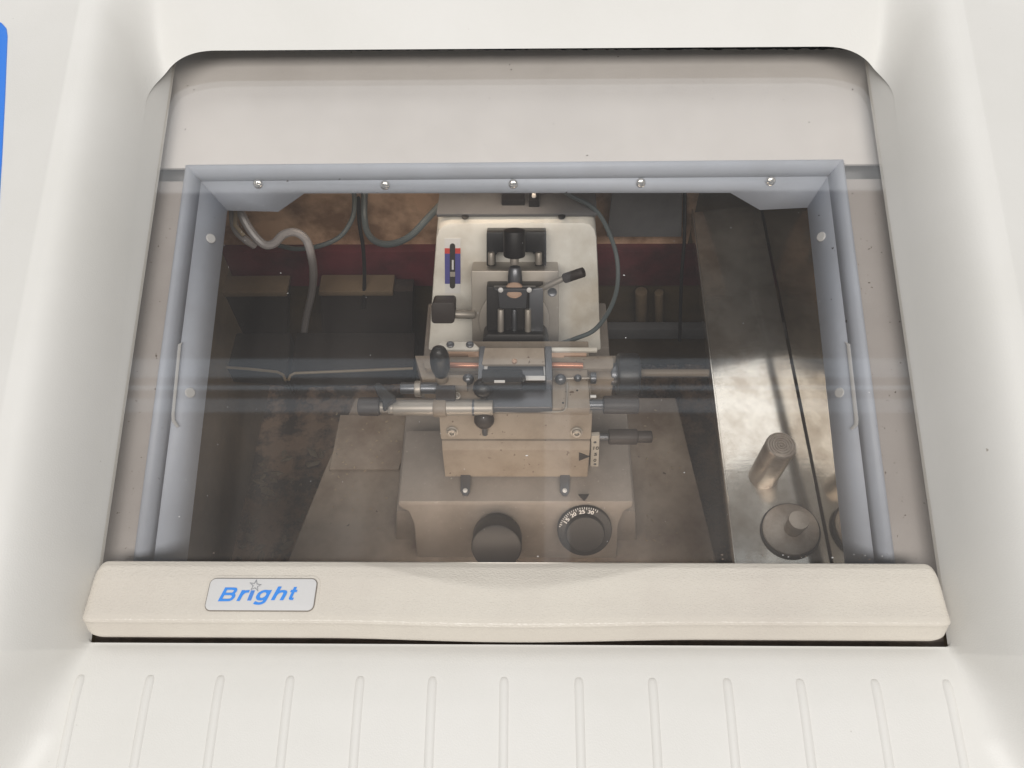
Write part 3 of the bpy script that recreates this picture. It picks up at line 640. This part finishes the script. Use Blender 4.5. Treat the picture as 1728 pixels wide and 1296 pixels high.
# bent wire
tube('wire_stop', [Hz(957, 646, Zr+0.003), Hz(957, 660, Zr+0.0025), Hz(956, 680, Zr+0.002), Hz(955, 688, Zr+0.001), Hz(951, 693, Zr-0.002), Hz(940, 695, Zr-0.004), Hz(900, 694.5, Zr-0.005), Hz(836, 695, Zr-0.005)], 0.0007, 'alu', mic)
# knurled thumb screws on the stage
def ball(name, c, r, ax, m, parent=mic, sq=1.0, kn=0.03):
    prof = [(max(r*math.sin(math.pi*i/12), r*0.08), -r*sq*math.cos(math.pi*i/12)) for i in range(13)]
    return lathe(name, prof, c, ax, m, parent, 30, kn, (-r*0.5, r*0.5))
for x, y, rp in ((946, 640, 9.5), (975, 638, 6.5), (790, 640, 10)):
    ball('thumb_screw', Hz(x, y, Zr+0.004), rp*0.70/FPX, (0, -0.3, 1), 'darkmetal')
cyl('thin_rod', Hz(935, 639, Zr+0.002), Hz(1004, 638, Zr+0.002), 0.0011, 'alu', mic)
cyl('rod_bush', Hz(996, 638, Zr+0.002), Hz(1006, 638, Zr+0.002), 0.0050, 'darkmetal', mic)
cyl('side_pin', Hz(996, 669, Zr-0.002), Hz(1006, 669, Zr-0.002), 0.0014, 'white', mic)
tk = ball('fluted_knob', Hz(815, 655, Zr+0.012), 17*0.69/FPX, (0, -0.55, 1), 'black', sq=0.8)
cyl('knob_neck', Hz(815, 662, Zr), Hz(815, 658, Zr+0.012), 0.005, 'darkmetal', tk)
c = Hz(817, 708, ZS+0.002); tk = ball('fluted_knob', c, 17.5*0.68/FPX, (0, -1, 0.45), 'knob', sq=0.85)
cyl('knob_neck', c, c+V((0, -0.003, -0.019)), 0.0024, 'darkmetal', tk)
# black egg shaped lever knob
c = Hz(746, 641, Zr+0.006)
lathe('lever_stem', cylprof(0.0055, 0.010), c, (0, 0, 1), 'beige', mic, 24)
lathe('lever_knob', [(0.0040, 0), (0.0062, 0.004), (0.0080, 0.012), (0.0083, 0.020), (0.0078, 0.028), (0.0060, 0.034), (0.0030, 0.0372), (0.0006, 0.038)], c+V((0, 0, 0.006)), (0.02, 0.02, 1), 'black', mic, 32)
# barrels on the left
z_ = Zr+0.001
def barrel(name, xa, xb, py, r, m, z, parent=mic, **k): return cyl(name, Hz(xa, py, z), Hz(xb, py, z), r, m, parent, **k)
barrel('rear_barrel', 676, 740, 655, 0.0050, 'darkmetal', z_)
barrel('barrel_nut', 700, 711, 656, 0.0070, 'alu', z_, seg=12)
hpoly('barrel_block', ((735, 650), (768, 650), (768, 676), (735, 676)), z_+0.007, 0.012, 'knob')
lathe('block_screw', [(0.0034, 0), (0.0034, 0.002), (0.0022, 0.0024), (0.0018, 0.001), (0.0004, 0.001)], Hz(771, 669, Zr-0.003), (0, -0.3, 1), 'alu', mic, 20)
barrel('front_barrel', 664, 832, 688, 0.0066, 'alu', z_)
barrel('barrel_end', 655, 672, 688, 0.0055, 'alu', z_)
barrel('barrel_ring', 797, 801, 688, 0.0070, 'darkmetal', z_)
barrel('barrel_flat', 731, 754, 688.5, 0.0078, 'beige', z_, b=0.0016)
barrel('barrel_knob', 605, 642, 686, 0.0080, 'knob', z_, b=0.002, knurl=0.04)
barrel('barrel_neck', 640, 660, 687, 0.0046, 'alu', z_)
hpoly('wing_lever', ((631, 651), (634, 645), (641, 645), (650, 655), (668, 668), (667, 672), (655, 680), (651, 688), (645, 688), (645, 676), (638, 668)), z_+0.012, 0.006, 'black', bevel=0.0014)
# coupling at the right
yc = Hz(1055, 640, Zr-0.01).y
cyl('coupling', Hz(1040, 632, Zr-0.012), Hz(1078, 632, Zr-0.012), 0.019, 'black', mic, 40, 0.003)
cyl('coupling_hub', Hz(1030, 632, Zr-0.012), Hz(1042, 632, Zr-0.012), 0.010, 'darkmetal', mic)
cyl('drive_shaft', Hz(1076, 629, Zr-0.012), Hz(1196, 629, Zr-0.012), 0.0034, 'lid', mic)
# ---- specimen head
hA, hB = P(870, 380, 0.775), P(870, 590, 0.83); hN = V((1, 0, 0)).cross(hA-hB).normalized()
if hN.dot(CAM-hA) < 0: hN = -hN
def hd(px, py, off=0.0): return onpl(px, py, hA+hN*off, hN)
slab('head_cover', [hd(*p) for p in ((749, 381), (760, 377), (984, 376), (996, 379), (1004, 388), (1007, 402), (1010, 470), (1013, 560), (1015, 592), (722, 592), (725, 560), (731, 470), (736, 402), (740, 389))], (0, 0.08, 0), 'cream', mic, 0.003)
zt = hd(870, 379).z
slab('head_top', [hd(736, 376, 0.001)+V((0, 0.006, 0.0015)), hd(1008, 375, 0.001)+V((0, 0.006, 0.0015)), Hz(1003, 315, zt+0.0015), Hz(744, 315, zt+0.0015)], (0, 0, 0.004), 'capgrey', mic, 0.0015)
for x in (785, 948): lathe('top_screw', [(0.0035, 0), (0.0035, 0.001), (0.002, 0.0016)], Hz(x, 366, zt+0.0055), (0, 0, 1), 'black', mic, 16)
tc_ = slab('top_clamp', [Hz(x, y, zt+0.014) for x, y in ((846, 322), (886, 322), (886, 338), (846, 338))], (0, 0, -0.009), 'black', mic, 0.002)
slab('clamp_clip', [Hz(x, y, zt+0.016) for x, y in ((892, 318), (910, 318), (910, 338), (892, 338))], (0, 0, -0.011), 'black', tc_, 0.001)
cyl('clip_pin', Hz(901, 318, zt+0.02), Hz(901, 332, zt+0.02), 0.002, 'white', tc_)
slab('pedestal', [hd(*p, -0.006) for p in ((716, 585), (1028, 585), (1034, 700), (708, 700))], (0, 0.06, 0), 'greybase', mic, 0.002)
# travel indicator
ind = slab('indicator_label', [hd(*p, 0.0006) for p in ((750, 402), (777, 402), (777, 495), (751, 495))], -hN*0.0008, 'white', mic, 0.0001)
slab('red_band', [hd(*p, 0.0010) for p in ((750.3, 419), (777, 419), (777, 428), (750.4, 428))], -hN*0.0008, 'red', ind, 0)
slab('blue_band', [hd(*p, 0.0010) for p in ((750.4, 428), (777, 428), (777, 479), (750.8, 479))], -hN*0.0008, 'indigo', ind, 0)
slab('indicator_slot', [hd(x, y, 0.0015) for x, y in round_rect(759, 411, 768, 487, 4.4)], -hN*0.0012, 'ink', ind, 0)
slab('indicator_pointer', [hd(*p, 0.0022) for p in ((762.5, 439), (765.5, 439), (765.5, 455), (762.5, 455))], -hN*0.0010, 'white', ind, 0)
slab('indicator_pointer', [hd(*p, 0.0022) for p in ((759.5, 459), (768, 459), (768, 467), (759.5, 467))], -hN*0.0010, 'alu', ind, 0)
# clamp bracket, knurled knob and chuck
def pan(name, px, off, th, m, parent=mic, bevel=0.0006): return slab(name, [hd(x, y, off) for x, y in px], -hN*th, m, parent, bevel)
pan('chuck_plate', ((795, 457), (943, 457), (943, 585), (797, 585)), 0.030, 0.031, 'alu', bevel=0.0012)
pan('clamp_bracket', ((821, 392), (922, 392), (922, 449), (903, 449), (903, 433), (900, 426), (840, 426), (836, 433), (836, 449), (821, 449)), 0.020, 0.018, 'black', bevel=0.001)
for x in (829, 909): cyl('bracket_pin', hd(x, 446, 0.022), hd(x, 426, 0.022), 0.0032, 'alu', mic)
ax_up = (hA-hB).normalized()
kk = lathe('knurled_knob', cylprof(19*0.72/FPX, 0.0250, 0.0016), hd(868, 433, 0.046), ax_up, 'blackmat', mic, 48, 0.06, (0.002, 0.0225))
cyl('knob_shaft', hd(868, 446, 0.046), hd(868, 432, 0.046), 0.0040, 'alu', kk)
lathe('clamp_screw', [(0.0062, 0), (0.0068, 0.004), (0.0068, 0.012), (0.0058, 0.019), (0.0048, 0.0205)], hd(869, 486, 0.046), ax_up, 'darkmetal', mic, 28)
lathe('rotating_disc', cylprof(60*0.78/FPX, 0.004, 0.0008), hd(868, 540, 0.0302), hN, 'alu', mic, 56)
sh = pan('specimen_clamp', ((821, 484), (917, 484), (917, 588), (821, 588)), 0.052, 0.018, 'blackmat', bevel=0.0015)
pan('clamp_jaw', ((832, 487), (840, 492), (843, 521), (888, 521), (890, 492), (905, 487)), 0.060, 0.010, 'darkmetal', sh, 0.002)
pan('clamp_cheek', ((893, 488), (917, 486), (917, 588), (893, 588)), 0.056, 0.006, 'darkmetal', sh, 0.001)
for x in (845, 891): cyl('guide_pin', hd(x, 566, 0.056), hd(x, 522, 0.056), 0.0030, 'alu', sh)
cyl('guide_pin', hd(868, 568, 0.054), hd(868, 522, 0.054), 0.0022, 'darkmetal', sh)
lathe('brass_ring', [(0.0082, 0), (0.0085, 0.001), (0.0070, 0.0024), (0.004, 0.0026)], hd(868, 490, 0.056), (hN+ax_up).normalized(), 'pink', sh, 28)
for x in (845, 893): lathe('clamp_bolt', [(0.0024, 0), (0.0024, 0.0012), (0.0012, 0.002)], hd(x, 489, 0.0605), hN, 'white', sh, 16)
pan('chuck_hump', ((812, 590), (815, 572), (822, 564), (916, 564), (924, 572), (928, 590)), 0.064, 0.03, 'blackmat', bevel=0.002)
lv = cyl('release_lever', hd(902, 493, 0.050), hd(957, 467, 0.062), 0.0027, 'alu', mic)
cyl('lever_grip', hd(952, 470, 0.061), hd(985, 459, 0.068), 0.0046, 'knob', lv)
lathe('plate_hole', [(0.0045, 0), (0.0045, 0.0006), (0.0036, 0.0006), (0.003, 0.0002), (0.0005, 0.0002)], hd(932, 493, 0.0302), hN, 'darkmetal', mic, 20)
pan('side_knob', round_rect(728, 511, 767, 546, 6), 0.052, 0.022, 'knob', bevel=0.003)
cyl('side_knob_shaft', hd(764, 530, 0.038), hd(800, 531, 0.032), 0.0042, 'alu', mic)

# ================================================================== THINGS IN THE CHAMBER
# stainless shelf at the right with stub holders
sh0, sh1 = P(1400, 930, 0.66), P(1290, 390, 0.834); sdir = (sh1-sh0); SN = V((1, 0, 0.16)).cross(sdir).normalized()
def sf(px, py, off=0.0): return onpl(px, py, sh0+SN*off, SN)
def along(p, y):                                      # point on the shelf at depth y
    return sh0+sdir*((y-sh0.y)/sdir.y)+V((p.x-sh0.x, 0, 0))
lf0, lf1 = sf(1238, 935), sf(1166, 335)
shelf = thing('steel_shelf', 'narrow stainless steel shelf along the right wall of the chamber', 'shelf', sf(1300, 900))
XS = XR-0.0015
def shp(x, y): return V((x, y, (sh0+sdir*((y-sh0.y)/sdir.y)).z+(x-sh0.x)*0.16))
slab('shelf_top', [shp(lf0.x, -0.02), shp(XS, -0.02), shp(XS, YB-0.02), shp(lf1.x, YB-0.02)], -SN*0.002, 'steel', shelf, 0.0004)
slab('shelf_lip', [shp(lf0.x, -0.02)+SN*0.006, shp(lf1.x, YB-0.02)+SN*0.006, shp(lf1.x, YB-0.02)-SN*0.03, shp(lf0.x, -0.02)-SN*0.03], (-0.0014, 0, 0), 'steel', shelf, 0.0003)
# upright stub
UPV = V((0, -0.06, 1)).normalized()
c0 = sf(1288, 803); hgt = 0.058
stub = thing('specimen_stub', 'upright steel stub with concentric rings on top standing on the steel shelf', 'stub', c0)
R_ = 26*0.645/FPX
lathe('stem', [(R_, -0.003), (R_, 0.002), (R_, hgt-0.001), (R_*0.97, hgt)], c0, UPV, 'stub', stub, 36)
tp = c0+UPV*hgt
prof = [(R_*0.97, -0.0005)]
for i, rr_ in enumerate((0.92, 0.74, 0.57, 0.40, 0.24)):
    prof += [(R_*rr_, 0.0010), (R_*(rr_-0.05), 0.0010), (R_*(rr_-0.08), 0.0002), (R_*(rr_-0.12), 0.0002)]
prof += [(R_*0.08, 0.0012), (R_*0.02, 0.0014)]
lathe('ringed_face', prof, tp, UPV, 'stub', stub, 40, sharp=20)
# flat disc with a pointed stem
c1 = sf(1333, 897); R2 = 49*0.655/FPX
dsk = thing('specimen_disc', 'flat round steel specimen disc with a short tapered stem lying on the shelf', 'specimen disc', c1)
lathe('rim', [(R2*1.0, 0), (R2*1.03, 0.002), (R2*1.0, 0.004), (R2*0.9, 0.0045)], c1, SN, 'blackmat', dsk, 44)
lathe('plate', [(R2*0.96, 0.004), (R2*0.95, 0.0062), (R2*0.90, 0.0068), (R2*0.3, 0.0064)], c1, SN, 'stub', dsk, 44)
lathe('stem', [(0.0075, 0.006), (0.0070, 0.009), (0.0085, 0.022), (0.0080, 0.024), (0.001, 0.0245)], c1+V((0.001, 0, 0)), (SN+V((0.15, 0.05, 0))), 'stub', dsk, 28)
# boxes and trays at the left
Zt = -0.215
def tray(px, lab):
    pts = [Hz(x, y, Zt) for x, y in px]; t = thing('freezing_tray', lab, 'tray', sum(pts, V())/len(pts)-V((0, 0, 0.03)), 'trays at the left of the chamber')
    slab('tray_body', [p-V((0, 0, 0.002)) for p in pts], (0, 0, -0.028), 'darkbox', t, 0.002)
    n = len(pts)
    tube('tray_rim', [pts[i]+V((0, 0, 0.0005)) for i in range(1, n-1)], 0.0017, 'tan', t, straight=True)
    return t
tray(((352, 560), (352, 618), (420, 623), (468, 628), (478, 633), (482, 642), (490, 560)), 'dark tray with pale rim at the far left of the chamber floor')
tray(((500, 560), (487, 642), (490, 634), (498, 630), (600, 626), (697, 622), (700, 560)), 'dark tray with pale rim beside the microtome head')
def box(px, yfront, top_px, lab):
    pts = [Vy(x, y, yfront) for x, y in px]; t = thing('storage_box', lab, 'box', sum(pts, V())/len(pts), 'boxes behind the trays')
    slab('box_body', pts, (0, 0.02, 0), 'darkbox', t, 0.002)
    slab('box_lid', [Vy(x, y, yfront-0.004) for x, y in top_px], (0, 0.027, 0), 'lid', t, 0.002); return t
box(((540, 492), (697, 492), (695, 600), (545, 600)), 0.395, ((537, 492), (663, 492), (664, 500), (537, 500)), 'dark box with short tan lid behind the trays beside the microtome head')
box(((340, 500), (486, 500), (484, 600), (345, 600)), 0.395, ((340, 494), (484, 493), (485, 501), (340, 502)), 'dark box with brown lid in the far left corner of the chamber')
# dark hanging panel and posts behind the microtome, right
pl = slab('hanging_panel', [Vy(x, y, 0.415) for x, y in ((1036, 300), (1152, 300), (1150, 400), (1024, 400))], (0, 0.004, 0), 'capgrey', None, 0.001, org=Vy(1090, 400, 0.415))
tag(pl, 'dark grey sheet hanging before the chamber back wall right of the microtome', 'panel')
for x, y0_, lab in ((1082, 491, 'left of the two brown posts against the back wall'), (1112, 493, 'right of the two brown posts against the back wall')):
    b0 = Vy(x, 550, 0.425); ps = cyl('brown_post', b0, Vy(x, y0_, 0.425), 0.0075 if x < 1100 else 0.0055, 'lid', None, org=b0); tag(ps, lab, 'post', 'posts against the back wall')
rl = slab('cross_bar', [Vy(x, y, 0.40) for x, y in ((1010, 556), (1200, 556), (1200, 572), (1010, 572))], (0, 0.012, 0), 'capgrey', None, 0.001, org=Vy(1100, 572, 0.4))
tag(rl, 'dark grey cross bar low behind the microtome on the right', 'bar')
# cables and hoses
def cable(name, pts, r, m, lab, cat='cable'):
    q = [P(*p) for p in pts]; o = tube(name, q, r, m, None, org=q[0]); tag(o, lab, cat, 'cables and hoses in the chamber'); return o
cable('power_cable', ((770, 300, 0.80), (752, 335, 0.80), (722, 368, 0.81), (690, 400, 0.82), (655, 412, 0.84), (627, 402, 0.86), (615, 370, 0.87), (616, 300, 0.86)), 0.0036, 'cable', 'grey cable looping down from the head to the back wall')
cable('power_cable', ((596, 300, 0.86), (598, 350, 0.86), (590, 378, 0.86), (570, 402, 0.86), (535, 416, 0.86), (500, 420, 0.87), (470, 414, 0.88)), 0.0026, 'cable', 'thin dark cable curving left below the peach back wall')
cable('sensor_cable', ((605, 300, 0.87), (606, 370, 0.885), (613, 420, 0.90), (615, 470, 0.92), (613, 520, 0.95)), 0.0022, 'black', 'black cable hanging straight down the back wall')
cable('sensor_cable', ((1156, 300, 0.86), (1155, 400, 0.88), (1150, 470, 0.90), (1147, 575, 0.95)), 0.0020, 'black', 'thin black cable hanging beside the steel shelf')
cable('head_cable', ((920, 300, 0.76), (960, 328, 0.76), (1000, 350, 0.77), (1022, 380, 0.78), (1040, 430, 0.79), (1042, 480, 0.79), (1030, 520, 0.78), (1005, 555, 0.765), (975, 570, 0.76), (932, 584, 0.75)), 0.0022, 'cable', 'grey cable looping round the right side of the microtome head')
cable('drain_hose', ((398, 330, 0.76), (408, 362, 0.76), (425, 392, 0.765), (445, 412, 0.77), (462, 411, 0.775), (478, 396, 0.78), (498, 392, 0.785), (516, 404, 0.79), (525, 430, 0.80), (529, 460, 0.84), (526, 495, 0.90), (516, 540, 0.97), (510, 590, 1.04)), 0.0042, 'hose', 'milky grey hose bending down from the upper left corner', 'hose')
cable('drain_hose', ((392, 340, 0.765), (396, 382, 0.77), (412, 402, 0.775), (430, 414, 0.785)), 0.0040, 'hose', 'short milky hose tucked behind the longer one at upper left', 'hose')
br = slab('hose_bracket', [P(x, y, 0.755) for x, y in ((394, 345), (400, 345), (399, 378), (414, 396), (408, 399), (393, 381))], fw*0.004, 'tan', None, 0.0008, org=P(400, 345, 0.755))
tag(br, 'small bent pale metal hose bracket in the upper left corner', 'bracket')

# section shavings lying about the chamber floor and the drip tray
bm = bmesh.new()
def flake(p, r):
    a0 = random.uniform(0, 6.3); n = random.choice((4, 5, 6)); st = random.uniform(1, 2.6); ca, sa = math.cos(a0), math.sin(a0)
    ring = []
    for k in range(n):
        t = 6.283*k/n; x, y = r*st*math.cos(t)*random.uniform(0.6, 1.2), r*math.sin(t)*random.uniform(0.6, 1.2)
        ring.append(bm.verts.new(p+V((x*ca-y*sa, x*sa+y*ca, random.uniform(0, r*0.5)))))
    c = bm.verts.new(p+V((0, 0, r*0.6)))
    for k in range(n): bm.faces.new((ring[k], ring[(k+1) % n], c))
for k in range(190):
    flake(V((random.uniform(XL+0.01, -0.15), random.uniform(0.02, 0.30), ZF+0.001)), random.uniform(0.0012, 0.0055))
for k in range(60):
    px, py = random.uniform(560, 690), random.triangular(690, 930, 720)
    flake(Hz(px, py, ZT+0.0045), random.uniform(0.0004, 0.0012))
for k in range(30):
    flake(Hz(random.uniform(1085, 1150), random.uniform(690, 930), ZT+0.0015), random.uniform(0.0004, 0.0011))
d = link('section_shavings', bm, 'tan', None, smooth=False, org=(XL+0.08, 0.15, ZF)); d['kind'] = 'stuff'
tag(d, 'brown and tan section shavings scattered over the chamber floor and drip tray', 'shavings')
